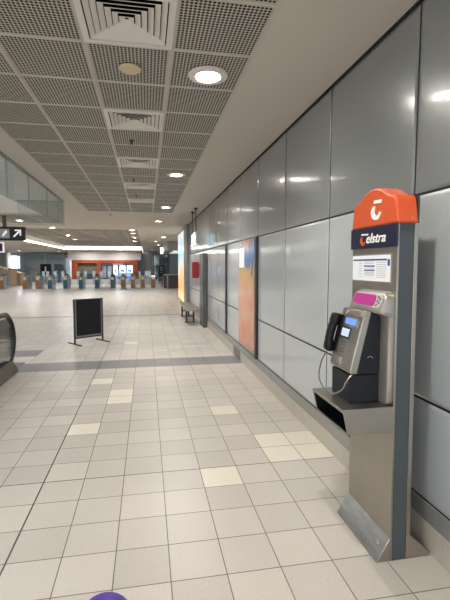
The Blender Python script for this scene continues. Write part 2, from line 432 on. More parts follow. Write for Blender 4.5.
m = MB()   # skirting: tile course below, metal strip above
y = GY-20*T+.15
while y < 17.1:
    m.mat(1 if 6.9 < y+.15 < 7.5 else 0).box(WX-.012, WX+.01, y+.0015, y+T-.0015, 0, .165); y += T
m.mat(2).box(WX-.010, WX+.01, -4, 17.2, .167, .272)
struct(m.build('baseboard_right', ['skirt', 'skirtdark', 'kick'], smooth=0, bevel=.0015, seg=1))

# poster bay, jambs and pier
yA = PY0+8*PW   # 5.95...
p = thing('wall_poster', 'tall orange and blue printed poster between dark jambs in the panelled wall', 'poster', (WX, 6.66, .28))
m = MB(); m.box(WX-.006, WX+.003, 6.05, 7.22, .29, 2.068); m.build('backing_panel', 'kick', p)
m = MB(); m.box(WX-.012, WX-.006, 6.12, 7.20, .34, 2.05); m.build('print', 'art', p)
m = MB(); m.box(WX-.014, WX-.012, 6.78, 7.16, 1.62, 1.95); m.build('paper_notice', 'paper', p)
for i, y0 in enumerate((5.955, 8.345)):
    m = MB(); m.box(WX-.03, WX+.003, y0, y0+.085, .272, 2.072)
    struct(m.build('trim_%d' % (i+2), 'darkmetal', bevel=.004))
m = MB(); m.box(1.465, WX-.012, 11.1, 11.7, 0, 1.98)
struct(m.build('trim_4', 'piermetal', bevel=.006))
m = MB(); m.box(1.50, 1.845, 15.9, 17.2, 0, CZ-.002)
struct(m.build('trim_5', 'midmetal', bevel=.01))
# dark line where wall and ceiling meet
m = MB(); m.box(WX-.010, WX+.004, -4, 15.88, CZ-.013, CZ-.001)
struct(m.build('trim_6', 'gap', smooth=0))

lb = thing('light_box', 'tall backlit advertising panel, pale blue over orange, ending the panelled wall', 'light box', (1.6, 19, 0))
m = MB(); m.box(1.56, 1.845, 17.22, 20.9, 0, 3.19); m.build('frame', 'midmetal', lb, bevel=.01)
m = MB(); m.box(1.535, 1.56, 17.3, 20.82, .10, 3.12); m.build('poster', 'lightbox', lb)

# ------------------------------------------------------------------ enclosing walls
m = MB(); m.box(-16.2, -16, -4, 50, 0, 3.2); struct(m.build('wall_left', 'whitewall', smooth=0))
m = MB(); m.mat(0).box(-16, 8, 50, 50.2, 0, 3.2)
for x in [v*1.5-15 for v in range(10)]: m.mat(1).box(x, x+.05, 49.95, 50, 0, 3.2)
struct(m.build('wall_far', ['bluewall', 'midmetal'], smooth=0))
m = MB(); m.box(8, 8.2, 17.9, 50, 0, 3.2); struct(m.build('wall_side', 'greywall', smooth=0))
m = MB(); m.box(1.845, 8, 17.8, 17.9, 0, 3.2); struct(m.build('wall_back', 'greywall', smooth=0))
m = MB(); m.box(2.0, 8, 36, 36.2, 0, 3.2); struct(m.build('wall_beyond', 'bluewall', smooth=0))
m = MB(); m.box(-14, -13.0, 44.9, 45.0, 0, 2.9)
m = MB(); m.box(-13.35, -12.35, 44.9, 45.0, 1.35, 2.6); struct(m.build('window_1', 'window', smooth=0))
m = MB(); m.box(-16, -8.2, 45.0, 45.2, 0, 2.94); struct(m.build('wall_partition', 'bluewall', smooth=0))
m = MB(); m.prism([(-15.9, 0), (-10.3, 0), (-10.3, 1.0), (-15.9, 2.75)], 'y', 37.5, 39); struct(m.build('trim_8', 'wood', smooth=0))
m = MB(); m.box(-6.6, -.45, 38.15, 38.35, 2.13, 2.948); struct(m.build('trim_7', 'plaster', smooth=0))
# lit cove bulkhead
cv = thing('cove_light', 'long white glowing cove bulkhead over the orange kiosk', 'ceiling light', (-3.4, 35.9, 2.95))
m = MB(); m.box(-6.3, -.41, 35.9, 35.985, 2.952, 3.19); m.build('light_face', 'led', cv)
cv = thing('cove_light', 'thin white cove strip running along the dropped ceiling towards the kiosk', 'ceiling light', (-6.36, 29, 2.95))
m = MB(); m.box(-6.395, -6.33, 23.0, 35.89, 2.955, 3.03); m.build('light_face', 'led', cv)

# ------------------------------------------------------------------ ceiling fittings
# downlights
d0 = thing('downlight', 'large bright round downlight, first one along the perforated ceiling', 'downlight', (.515, 3.53, CZ), 'recessed downlights')
mp_ = MB(); mp_.lathe([(.160, .0), (.160, -.012), (.155, -.017), (.108, -.021), (.104, -.020), (.096, -.002), (.092, .0)], (.515, 3.53, CZ), 40)
mp_.build('rim', 'rim', d0)
mp_ = MB(); mp_.lathe([(.0905, -.0035), (.0905, -.006), (.05, -.008), (.001, -.0085)], (.515, 3.53, CZ), 32); mp_.build('lens', 'lens', d0); spot(d0, 70)
DL = [((.52, 7.33), 'bright round downlight, second one along the perforated ceiling'),
      ((.53, 11.40), 'small bright round downlight, third one along the perforated ceiling'),
      ((.42, 15.0), 'bright round downlight in the smooth plaster just past the perforated ceiling'),
      ((-4.24, 15.6), 'bright oval-looking downlight above the black arrow sign'),
      ((-3.73, 18.3), 'bright round downlight in the plaster beam beyond the glass baffle'),
      ((-6.72, 22.5), 'downlight in the far perforated field, over the first gates'),
      ((-4.08, 26.0), 'downlight near the far rim of the distant perforated field'),
      ((.96, 23.3), 'downlight in the far plaster beside the hanging white lit sign'),
      ((.60, 27.5), 'downlight in the far plaster in line with the hanging white lit sign'),
      ((.87, 31.9), 'downlight in the far plaster over the last gates'),
      ((-.6, 18.97), 'first of the small downlights at the edge of the far perforated field'),
      ((-.6, 20.8), 'second of the small downlights at the edge of the far perforated field'),
      ((-.64, 23.6), 'third of the small downlights at the edge of the far perforated field'),
      ((-.7, 27.2), 'fourth of the small downlights at the edge of the far perforated field')]
for (x, y), l in DL: dup(d0, (x, y, CZ), l)
# out of frame ones; the hall lamps are added to brighten the hall
dup(d0, (.52, 1.55, CZ), 'round downlight over the payphone, above the picture'); dup(d0, (.52, -1.0, CZ), 'round downlight behind the viewer, outside the picture')
h0 = thing('hall_fill_lamp', 'powerful round fill lamp added to the concourse ceiling, outside the picture', 'downlight', (-8.4, 3., CZ), 'added hall lamps outside the picture')
mp_ = MB(); mp_.lathe([(.168, .0), (.168, -.010), (.160, -.016), (.125, -.018), (.108, -.006), (.100, -.004), (.100, .0)], (-8.4, 3., CZ), 40); mp_.build('rim', 'rim', h0)
mp_ = MB(); mp_.lathe([(.0905, -.0035), (.0905, -.006), (.05, -.008), (.001, -.0085)], (-8.4, 3., CZ), 32); mp_.build('lens', 'hall', h0)
for x, y in [(-8.4, 9.), (-8.2, 14.5), (-12.5, 6.), (-12.5, 13.), (-12.5, 20.), (-9.8, 15.5), (-10.5, 20.5), (5., 22.), (5., 30.)]: dup(h0, (x, y, CZ), 'powerful round fill lamp added to the concourse ceiling, outside the picture')
for x, y, z, l in [(-9.5, 27, 2.95, 'fill lamp added in the dropped ceiling before the wooden stair side'), (-8.2, 33, 2.95, 'fill lamp added in the dropped ceiling over the black display'),
                (-11, 40, 2.95, 'fill lamp added behind the wooden stair side'), (-7.8, 41, 2.95, 'fill lamp added behind the outer end of the orange kiosk'), (-13, 32, 2.95, 'fill lamp added in the dropped ceiling, outside the picture'),
                (-4.9, 36.8, 2.95, 'lamp over the shuttered half of the kiosk'), (-2.2, 36.8, 2.95, 'lamp over the lit posters of the kiosk'), (.6, 42, 3.2, 'fill lamp added in the far passage past the kiosk'), (-3.9, 22.7, 3.2, 'lamp in the middle of the far perforated field')]:
    dup(h0, (x, y, z), l, 'hall lamps')  # added to brighten the far end, except over the kiosk and perforated field
# the fittings farther down the corridor burn brighter and whiter
bright = bpy.data.lights.new('lamp', 'SPOT'); bright.energy = 165; bright.spot_size = math.radians(150); bright.spot_blend = 1.0; bright.shadow_soft_size = .05; bright.color = (1., .97, .95)
dim = bright.copy(); dim.energy = 75
for o in list(COL.objects):
    if o.type == 'LIGHT' and o.parent.location.y > 5: o.data = bright if o.parent.location.y < 14 else dim
# square vents
def vent(x0, y0):
    m1 = MB(); cx, cy = x0+.3, y0+PY/2
    def frame(ro, zo, ri, zi, th=.003):
        for sgn in (0, 1, 2, 3):
            a = sgn*PI/2; c, s = math.cos(a), math.sin(a)
            def rt(px, py): return (cx+px*c-py*s, cy+px*s+py*c)
            q = [(-ro, ro, zo), (ro, ro, zo), (ri, ri, zi), (-ri, ri, zi)]
            lo = [(*rt(px, py), z) for px, py, z in q]; hi = [(*rt(px, py), z+th) for px, py, z in q]
            m1.add(lo+hi, [(0, 1, 2, 3), (7, 6, 5, 4), (0, 4, 5, 1), (1, 5, 6, 2), (2, 6, 7, 3), (3, 7, 4, 0)])
    frame(.300, CZ-.006, .258, CZ-.010, .016)
    m2 = MB(); m1, keep = m1, m1
    outer = m1; m1 = MB()
    for k in range(6):
        a = .250-k*.041
        frame(a, CZ-.002, a-.034, CZ+.015)
    return outer, m1
labels = ['square air diffuser cut by the top edge of the picture, beside the first downlight', 'second square air diffuser along the ceiling, just past the cream disc',
          'third square air diffuser along the ceiling', 'fourth square air diffuser along the ceiling', 'fifth square air diffuser, nearest the far end of the perforated ceiling']
v0 = None; o0 = None
for n, k in enumerate((-1, 2, 5, 8, 11)):
    j = int(round((3.19+k*PY-FY0)/PY)); x0, y0 = FX0+1.2, FY0+j*PY
    if v0 is None:
        v0 = thing('ceiling_vent', labels[0], 'air vent', (x0+.3, y0+PY/2, CZ), 'square diffusers in the ceiling'); o0 = (x0, y0)
        a, b = vent(x0, y0); a.build('frame', 'rim', v0); b.build('louvres', 'rim', v0)
    else: dup(v0, (x0+.3, y0+PY/2, CZ), labels[n])
# hidden one behind the camera keeps the grid closed
dup(v0, (FX0+1.5, FY0+vent_rows[0]*PY+PY/2, CZ), 'square air diffuser of the same row, above and behind the viewer')

m = MB(); m.lathe([(.085, 0), (.085, -.010), (.075, -.018), (.03, -.02), (.001, -.0205)], (-.104, 3.523, CZ-.001), 32)
tag(m.build('smoke_detector', 'cream', origin=(-.104, 3.523, CZ)), 'flat cream disc on a perforated tile between two diffusers', 'detector')
s0 = thing('sprinkler', 'small dark sprinkler head after the second diffuser', 'sprinkler', (-.16, 5.5, CZ), 'sprinkler heads')
m = MB(); m.lathe([(.03, 0), (.03, -.006), (.012, -.010), (.010, -.03), (.001, -.031)], (-.16, 5.5, CZ), 16); m.build('body', 'darkmetal', s0)
m = MB(); m.lathe([(.022, -.042), (.022, -.045), (.001, -.046)], (-.16, 5.5, CZ), 16); m.tube([(-.16, 5.5, CZ-.03), (-.16, 5.5, CZ-.043)], .004); m.build('deflector', 'darkmetal', s0)
for x, y, l in [(-.2, 7.9, 'tiny sprinkler head after the third diffuser'), (-.2, 9.6, 'tiny sprinkler head after the fourth diffuser'),
                (-1.05, 13.3, 'tiny sprinkler head in the plaster past the perforated ceiling')]: dup(s0, (x, y, CZ), l)

# glass smoke baffle round the escalator shaft
gb = thing('glass_baffle', 'tinted frameless glass smoke baffle hanging round the ceiling shaft', 'glass baffle', (-1.93, 8, CZ))
def gpan(x0, x1, y0, y1):
    m = MB(); m.box(x0, x1, y0, y1, 2.62, CZ-.012); m.build('glass_panel', 'smoke', gb, smooth=0)
ys = [-3.4, -1.9, -.4, 1.1, 2.6, 4.2, 5.2, 6.6, 7.75, 9.1, 10.2, 10.86]
for a, b in zip(ys, ys[1:]): gpan(-1.945, -1.933, a+.004, b-.004)
gpan(-2.98, -1.95, 10.84, 10.852)
m = MB(); m.box(-1.96, -1.915, -3.4, 10.87, CZ-.02, CZ-.001); m.box(-3.0, -1.96, 10.83, 10.865, CZ-.02, CZ-.001); m.build('top_rail', 'midmetal', gb, smooth=0)
for y in ys[1:-1]:
    m = MB(); m.box(-1.952, -1.928, y-.006, y+.006, 2.62, CZ-.02); m.build('joint_strip', 'midmetal', gb, smooth=0)
m = MB(); m.tube([(-1.75, 4.2, 3.199), (-1.75, 4.2, 3.199)], .001) if False else None

# ------------------------------------------------------------------ payphone kiosk
K = thing('payphone_kiosk', 'stainless steel payphone kiosk with an orange cap, standing against the panelled wall', 'payphone', (1.42, 2.275, 0))
Y0, Y1 = 2.03, 2.52
m = MB(); m.box(1.300, 1.312, Y0, Y1, .0, 1.882); m.build('front_panel', 'steel', K, bevel=.002)
m = MB(); m.box(1.312, 1.398, Y0+.003, Y1-.003, .0, 1.88); m.build('side_infill', 'bluegrey', K, bevel=.002)['label'] = 'dark blue-grey side strip'
m = MB(); m.box(1.398, 1.422, Y0, Y1, .0, 1.882); m.build('rear_frame', 'steel', K, bevel=.002)
m = MB(); m.box(1.422, 1.50, 2.30, 2.48, .0, 1.80); m.box(1.50, 1.583, 2.34, 2.44, 1.45, 1.6); m.box(1.50, 1.583, 2.34, 2.44, .5, .62); m.build('wall_bracket', 'darkmetal', K, bevel=.003)
# cap
prof = [(2.012, 1.878), (2.032, 1.985), (2.040, 2.016), (2.060, 2.030), (2.100, 2.038), (2.135, 2.056), (2.17, 2.076), (2.215, 2.090), (2.265, 2.095)]
prof = prof+[(2*2.265-y, z) for y, z in prof[-2::-1]]
m = MB(); m.prism(prof, 'x', 1.288, 1.412); cap = m.build('cap', 'orange', K, bevel=.012, seg=3)
m = MB()
for i in range(len(prof)-1):
    pass
m.box(1.4125, 1.424, 2.03, 2.50, 1.88, 2.02); m.build('cap_back', 'darkmetal', K)
cap_logo = MB()
cap_logo.add([(1.2845, y, z) for y, z in [(2.2475, 2.026), (2.170, 2.021), (2.175, 2.003), (2.253, 2.008)]]+[(1.2885, y, z) for y, z in [(2.2475, 2.026), (2.170, 2.021), (2.175, 2.003), (2.253, 2.008)]],
             [(0, 1, 2, 3), (7, 6, 5, 4), (0, 4, 5, 1), (1, 5, 6, 2), (2, 6, 7, 3), (3, 7, 4, 0)])
out_ = [(2.255, 1.995), (2.272, 1.980), (2.281, 1.962), (2.278, 1.942), (2.262, 1.925), (2.240, 1.915), (2.212, 1.913), (2.192, 1.922), (2.180, 1.940), (2.182, 1.955)]
in_ = [(2.236, 1.990), (2.242, 1.975), (2.245, 1.962), (2.240, 1.950), (2.232, 1.942), (2.222, 1.938), (2.213, 1.938), (2.205, 1.942), (2.197, 1.950), (2.188, 1.957)]
def strip(mb, a, b, x0, x1):
    n = len(a); v = [(x0, *p) for p in a]+[(x0, *p) for p in b]+[(x1, *p) for p in a]+[(x1, *p) for p in b]
    f = []
    for i in range(n-1):
        f += [(i, i+1, n+i+1, n+i), (2*n+i, 3*n+i, 3*n+i+1, 2*n+i+1), (i, 2*n+i, 2*n+i+1, i+1), (n+i, n+i+1, 3*n+i+1, 3*n+i)]
    f += [(0, n, 3*n, 2*n), (n-1, 3*n-1, 4*n-1, 2*n-1)]
    mb.add(v, f)
strip(cap_logo, out_, in_, 1.2845, 1.2885)
cl = cap_logo.build('emblem', 'white', cap, smooth=0, origin=K['_o'])
m = MB(); m.lathe([(.007, 0), (.007, -.002), (.001, -.003)], (1.37, 2.0195, 1.905), 12, 'y'); m.build('rivet', 'steel2', cap, origin=K['_o'])

# name board
m = MB(); m.box(1.287, 1.300, 2.022, 2.522, 1.756, 1.879); ns = m.build('name_board', 'navy', K, bevel=.002)
def text_mesh(s, size, shear, bold):
    cu = bpy.data.curves.new('lettering', 'FONT'); cu.body = s; cu.size = size; cu.shear = shear; cu.offset = bold; cu.extrude = .0015
    ob = bpy.data.objects.new('lettering', cu); COL.objects.link(ob)
    bpy.context.view_layer.update()
    me = bpy.data.meshes.new_from_object(ob.evaluated_get(bpy.context.evaluated_depsgraph_get()))
    bpy.data.objects.remove(ob); return me
def place_text(me, parent, pos, right, up, mat, width=None, org=(0, 0, 0)):
    right, up = Vector(right), Vector(up); n = right.cross(up)
    xs = [v.co.x for v in me.vertices]; k = width/(max(xs)-min(xs)) if width else 1; x0 = min(xs)
    for v in me.vertices:
        c = v.co.copy(); v.co = Vector(pos)-Vector(org)+right*(c.x-x0)*k+up*c.y+n*(c.z)
    me.materials.clear(); me.materials.append(mt[mat])
    ob = bpy.data.objects.new('lettering', me); COL.objects.link(ob)
    if parent is not None: ob.parent = parent
    return ob
place_text(text_mesh('elstra', .078, .28, .0012), ns, (1.2855, 2.327, 1.788), (0, -1, 0), (0, .0, 1), 'white', .205, K['_o'])
lg = MB()
ol = [(1.2845, 1.287)]
lg.mat(0); pp = [(2.380, 1.846), (2.302, 1.842), (2.310, 1.832), (2.388, 1.836)]
lg.add([(1.284, y, z) for y, z in pp]+[(1.2865, y, z) for y, z in pp], [(0, 1, 2, 3), (7, 6, 5, 4), (0, 4, 5, 1), (1, 5, 6, 2), (2, 6, 7, 3), (3, 7, 4, 0)])
lg.build('emblem', 'white', ns, smooth=0, origin=K['_o'])
lg = MB()
strip(lg, [(2.392, 1.824), (2.402, 1.810), (2.400, 1.795), (2.384, 1.780), (2.366, 1.772), (2.350, 1.776), (2.340, 1.790)],
      [(2.372, 1.826), (2.376, 1.812), (2.374, 1.802), (2.368, 1.794), (2.360, 1.790), (2.354, 1.792), (2.348, 1.797)], 1.284, 1.2865)
lg.build('emblem_curl', 'orange', ns, smooth=0, origin=K['_o'])

# notice card
m = MB(); m.box(1.2955, 1.300, 2.073, 2.516, 1.558, 1.722); nb = m.build('notice_frame', 'alu', K, bevel=.001)
m = MB(); m.box(1.294, 1.2956, 2.083, 2.507, 1.566, 1.715); m.build('notice_sheet', 'paper', nb, smooth=0, origin=K['_o'])
m = MB(); m.box(1.2932, 1.2941, 2.115, 2.498, 1.684, 1.694)
m.box(1.2932, 1.2941, 2.243, 2.362, 1.649, 1.657); m.box(1.2932, 1.2941, 2.243, 2.362, 1.624, 1.632)
m.prism([(2.110, 1.655), (2.086, 1.655), (2.086, 1.684), (2.092, 1.691), (2.098, 1.693), (2.104, 1.691), (2.110, 1.684)], 'x', 1.2932, 1.2941); m.build('blue_print', 'ink', nb, smooth=0, origin=K['_o'])
m = MB()
for z in (1.676, 1.667, 1.640, 1.614, 1.606, 1.598): m.box(1.2932, 1.2941, 2.25, 2.355, z, z+.003)
for z in (1.672, 1.660, 1.648, 1.636, 1.624, 1.612, 1.600, 1.588): m.box(1.2932, 1.2941, 2.125, 2.225, z, z+.003)
for z in (1.668, 1.652, 1.636, 1.620, 1.604, 1.588): m.box(1.2932, 1.2941, 2.385, 2.425, z, z+.003)
m.build('pale_print', 'inkpale', nb, smooth=0, origin=K['_o'])

# back plate carrying the telephone: rounded top, sloping head with a magenta label
def rr_span(z, z0, z1, a, b, r):
    if z > z1-r:
        q = math.sqrt(max(0, r*r-(z-(z1-r))**2)); return a+r-q, b-r+q
    if z < z0+.03:
        q = math.sqrt(max(0, .03**2-(z0+.03-z)**2)); return a+.03-q, b-.03+q
    return a, b
def xf(z):
    if z < 1.375: return 1.268
    if z < 1.398: return 1.268-(z-1.375)/.023*.048
    if z < 1.412: return 1.220
    return 1.220+(z-1.412)/.103*.040
m = MB(); rings = []
zz = [.892, .896, .905, .922, 1.0, 1.2, 1.374, 1.380, 1.390, 1.398, 1.405, 1.412, 1.43, 1.45, 1.46, 1.47, 1.48, 1.49, 1.50, 1.507, 1.512, 1.515]
for z in zz:
    a, b = rr_span(z, .892, 1.516, 2.045, 2.40, .055); x = xf(z)
    if z > 1.5: x += (z-1.5)*.9
    e = .012
    rings.append([(1.301, b, z), (x+e, b, z), (x+e*.3, b-e*.3, z), (x, b-e, z), (x, a+e, z), (x+e*.3, a+e*.3, z), (x+e, a, z), (1.301, a, z)])
m.loft(rings); bpl = m.build('back_plate', 'alu', K, smooth=50)
# the sloping face: point + normal
fa, fb = Vector((1.220, 0, 1.412)), Vector((1.260, 0, 1.515)); sd = (fb-fa).normalized(); sn = Vector((-sd.z, 0, sd.x))
def sface(y, s, off=0): p_ = fa+sd*s+sn*off; return (p_.x, y, p_.z)
def rrect(y0, y1, s0, s1, r, n=5):
    pts = []
    for cy, cs, a0 in ((y1-r, s1-r, 0), (y0+r, s1-r, PI/2), (y0+r, s0+r, PI), (y1-r, s0+r, 1.5*PI)):
        for k in range(n): a = a0+k/(n-1)*PI/2; pts.append((cy+r*math.cos(a), cs+r*math.sin(a)))
    return pts
def plate_on(fn, pts, o0, o1):
    mb = MB(); mb.loft([[fn(y, s, o0) for y, s in pts], [fn(y, s, o1) for y, s in pts]]); return mb
plate_on(sface, rrect(2.065, 2.372, .014, .094, .03), -.002, .0015).build('bezel', 'bezel', bpl, origin=K['_o'])
plate_on(sface, rrect(2.128, 2.362, .022, .086, .022), .001, .008).build('magenta_label', 'magenta', bpl, origin=K['_o'])
for yy, ss in ((2.108, .076), (2.108, .053), (2.108, .031), (2.085, .066), (2.085, .042)):
    mb = MB()
    mb.loft([[sface(yy+.008*math.cos(a), ss+.008*math.sin(a), o) for a in [k*PI/6 for k in range(12)]] for o in (.0005, .004)])
    mb.build('round_key', 'key', bpl, origin=K['_o'])

# telephone: charcoal body, sloping steel face
PYa, PYb = 2.12, 2.372
m = MB(); m.prism([(1.115, 1.052), (1.268, 1.052), (1.268, 1.398), (1.195, 1.401)], 'y', PYa+.002, PYb-.002); ph = m.build('telephone_body', 'charcoal', K, bevel=.006)
m = MB(); m.prism([(1.085, 1.072), (1.093, 1.058), (1.13, 1.056), (1.212, 1.404), (1.176, 1.408), (1.168, 1.400)], 'y', PYa-.003, PYb+.003); fc = m.build('face_plate', 'steel', K, bevel=.006, seg=3)
m = MB(); m.box(1.093, 1.268, PYa+.006, PYb-.012, .891, 1.050); lo = m.build('coin_box', 'charcoal', K, bevel=.006)
m = MB(); m.lathe([(.016, 0), (.016, -.003), (.012, -.004), (.012, -.002), (.001, -.002)], (1.19, PYa+.006, .975), 20, 'y'); m.build('lock', 'charcoal', lo, origin=K['_o'])
m = MB(); m.lathe([(.022, 0), (.022, -.003), (.017, -.004), (.017, -.001), (.001, -.001)], (1.205, PYa+.002, 1.135), 24, 'y'); m.build('lock', 'charcoal', ph, origin=K['_o'])
m = MB(); m.tube([(1.205+.019*math.cos(a), PYa-.002, 1.135+.019*math.sin(a)) for a in [PI*.15+k*PI*.08 for k in range(9)]], .002, 6); m.build('lock_ring', 'steel2', ph, origin=K['_o'])
ta, tb = Vector((1.085, 0, 1.072)), Vector((1.168, 0, 1.400)); td = (tb-ta).normalized(); tn = Vector((-td.z, 0, td.x))
def tface(y, s, off=0): p_ = ta+td*s+tn*off; return (p_.x, y, p_.z)
KO = K['_o']
plate_on(tface, rrect(2.158, 2.308, .240, .302, .008), -.002, .004).build('screen_bezel', 'steel2', fc, origin=KO)
plate_on(tface, rrect(2.172, 2.296, .254, .290, .004), .003, .006).build('blue_screen', 'lcd', fc, origin=KO)
plate_on(tface, rrect(2.212, 2.335, .170, .234, .008), -.002, .003).build('screen_bezel', 'darkmetal', fc, origin=KO)
plate_on(tface, rrect(2.224, 2.312, .180, .226, .004), .002, .005).build('pale_screen', 'lcd2', fc, origin=KO)
plate_on(tface, rrect(2.130, 2.330, .306, .338, .010), -.002, .012).build('card_slot_hood', 'steel2', fc, origin=KO)
plate_on(tface, rrect(2.285, 2.325, .312, .332, .004), .010, .018).build('coin_entry', 'steel', fc, origin=KO)
for r_ in range(4):
    for c_ in range(4):
        yy = 2.318-c_*.0235; ss = .150-r_*.0195
        plate_on(tface, rrect(yy-.0075, yy+.0075, ss-.006, ss+.006, .002, 3), -.001, .004).build('key', 'key', fc, origin=KO)
plate_on(tface, rrect(2.24, 2.34, .006, .056, .008), -.001, .003).build('coin_return_surround', 'steel2', fc, origin=KO)
plate_on(tface, rrect(2.255, 2.30, .012, .044, .008), .001, .010).build('coin_return_flap', 'key', fc, origin=KO)

# handset in its cradle on the far side of the face
hy = 2.385
plate_on(tface, rrect(2.335, 2.372, .075, .300, .006), -.002, .010).build('cradle', 'black', fc, origin=KO)
m = MB(); rings = []
def hs(s, off, wy, wn, yc):
    r_ = []
    for k in range(14):
        a = 2*PI*k/14; ca, sa = math.cos(a), math.sin(a)
        y_ = yc+wy*math.copysign(abs(ca)**.5, ca); o_ = off+wn*math.copysign(abs(sa)**.5, sa)
        r_.append(tface(y_, s, o_))
    return r_
for s_, off, wy, wn in [(.046, .020, .014, .012), (.052, .024, .027, .022), (.070, .026, .031, .028), (.100, .027, .031, .028), (.120, .032, .027, .024), (.14, .036, .025, .022), (.19, .038, .025, .022), (.24, .036, .025, .022),
                        (.262, .031, .027, .024), (.278, .028, .031, .028), (.312, .026, .031, .028), (.330, .024, .029, .026), (.336, .022, .014, .012)]:
    s_ = .064+(s_-.046)*.82
    rings.append(hs(s_, off, wy, wn, hy))
m.loft(rings); m.build('handset', 'black', K, smooth=60)['label'] = 'black handset hung on its cradle'
m = MB()
cp = [tface(hy, .052, .034), (1.050, 2.405, 1.085), (1.046, 2.425, 1.04), (1.044, 2.44, .99), (1.046, 2.435, .95), (1.050, 2.40, .918), (1.052, 2.35, .904), (1.055, 2.28, .905), (1.056, 2.20, .935), (1.058, 2.14, .975), (1.064, 2.118, 1.015), (1.09, 2.122, 1.045), (1.11, 2.13, 1.06)]
def smooth_path(p, n=6):
    p = [Vector(q) for q in p]; out = []
    for i in range(len(p)-1):
        a, b, c, d = p[max(i-1, 0)], p[i], p[i+1], p[min(i+2, len(p)-1)]
        for k in range(n):
            t = k/n; out.append(.5*((2*b)+(-a+c)*t+(2*a-5*b+4*c-d)*t*t+(-a+3*b-3*c+d)*t**3))
    return out+[p[-1]]
m.tube(smooth_path(cp), .0048, 8); m.build('cord', 'key', K)['label'] = 'armoured grey handset cord'

# open-fronted shelf under the phone
TY0, TY1 = 2.035, 2.445
m = MB()
m.box(1.006, 1.302, TY0, TY1, .878, .890)                                         # top sheet
m.prism([(1.004, .891), (1.302, .891), (1.302, .748), (1.036, .752), (1.030, .775)], 'y', TY0-.004, TY0+.002)   # cheeks
m.prism([(1.004, .891), (1.302, .891), (1.302, .748), (1.036, .752), (1.030, .775)], 'y', TY1-.002, TY1+.004)
m.prism([(1.034, .752), (1.302, .748), (1.302, .756), (1.034, .760)], 'y', TY0, TY1)
m.prism([(1.003, .892), (1.010, .892), (1.010, .874), (1.005, .874)], 'y', TY0-.004, TY1+.004)
sh = m.build('shelf', 'steel', K, bevel=.002)
m = MB(); m.box(1.29, 1.299, TY0+.003, TY1-.003, .757, .877); m.box(1.02, 1.299, TY0+.003, TY1-.003, .872, .877); m.prism([(1.040, .7605), (1.299, .7565), (1.299, .760), (1.040, .764)], 'y', TY0+.003, TY1-.003)
m.prism([(1.014, .877), (1.299, .877), (1.299, .757), (1.038, .761)], 'y', TY0+.003, TY0+.006); m.prism([(1.014, .877), (1.299, .877), (1.299, .757), (1.038, .761)], 'y', TY1-.006, TY1-.003); m.build('shelf_pocket', 'blackmatte', sh, origin=KO, smooth=0)
# foot: sloping kick plate in front, small one behind
m = MB(); m.prism([(1.218, .0), (1.302, .0), (1.302, .136)], 'y', Y0+.002, Y1+.012); kp = m.build('kick_plate', 'steel3', K, bevel=.004)
m = MB(); q = Vector((1.2625, 2.10, .0725)); nrm = Vector((-.851, 0, .526))
u_ = Vector((0, 1, 0)); w_ = nrm.cross(u_)
m.loft([[q+u_*r*math.cos(a)+w_*r*math.sin(a)+nrm*o for a in [k*PI/8 for k in range(16)]] for r, o in ((.020, 0), (.019, .003), (.010, .004), (.008, .007), (.001, .008))]); m.build('bolt', 'steel', kp, origin=KO)
m = MB(); m.prism([(1.422, .0), (1.552, .0), (1.552, .022), (1.422, .14)], 'y', Y0+.002, Y1-.02); m.build('rear_foot', 'steel', K, bevel=.003)

K.location.x += .017; K.rotation_euler = (0, -.009, 0)
# ------------------------------------------------------------------ black sign stand
A = math.radians(36); cx, cy = -1.235, 9.36
SS = thing('sign_stand', 'black blank poster stand on two flat feet in the open tiled hall', 'sign stand', (cx, cy, 0))
SS.rotation_euler = (0, 0, A)
def loc_build(mb, name, mat, parent, **k): return mb.build(name, mat, parent, origin=(0, 0, 0), **k)
for s in (-1, 1):
    m = MB(); m.box(s*.325-.016, s*.325+.016, -.014, .014, .02, .95); loc_build(m, 'upright', 'darkmetal', SS, bevel=.003)
    m = MB(); m.box(s*.325-.02, s*.325+.02, -.27, .27, 0, .02); loc_build(m, 'foot', 'darkmetal', SS, bevel=.003)
m = MB(); m.box(-.309, .309, -.012, .012, .905+.03, .95); m.box(-.309, .309, -.012, .012, .115, .145); loc_build(m, 'cross_rail', 'darkmetal', SS, bevel=.003)
m = MB(); m.box(-.307, .307, -.008, .008, .147, .934); loc_build(m, 'edge_frame', 'midmetal', SS)
m = MB(); m.box(-.282, .286, -.0105, .0105, .175, .932); loc_build(m, 'board', 'blackmatte', SS)

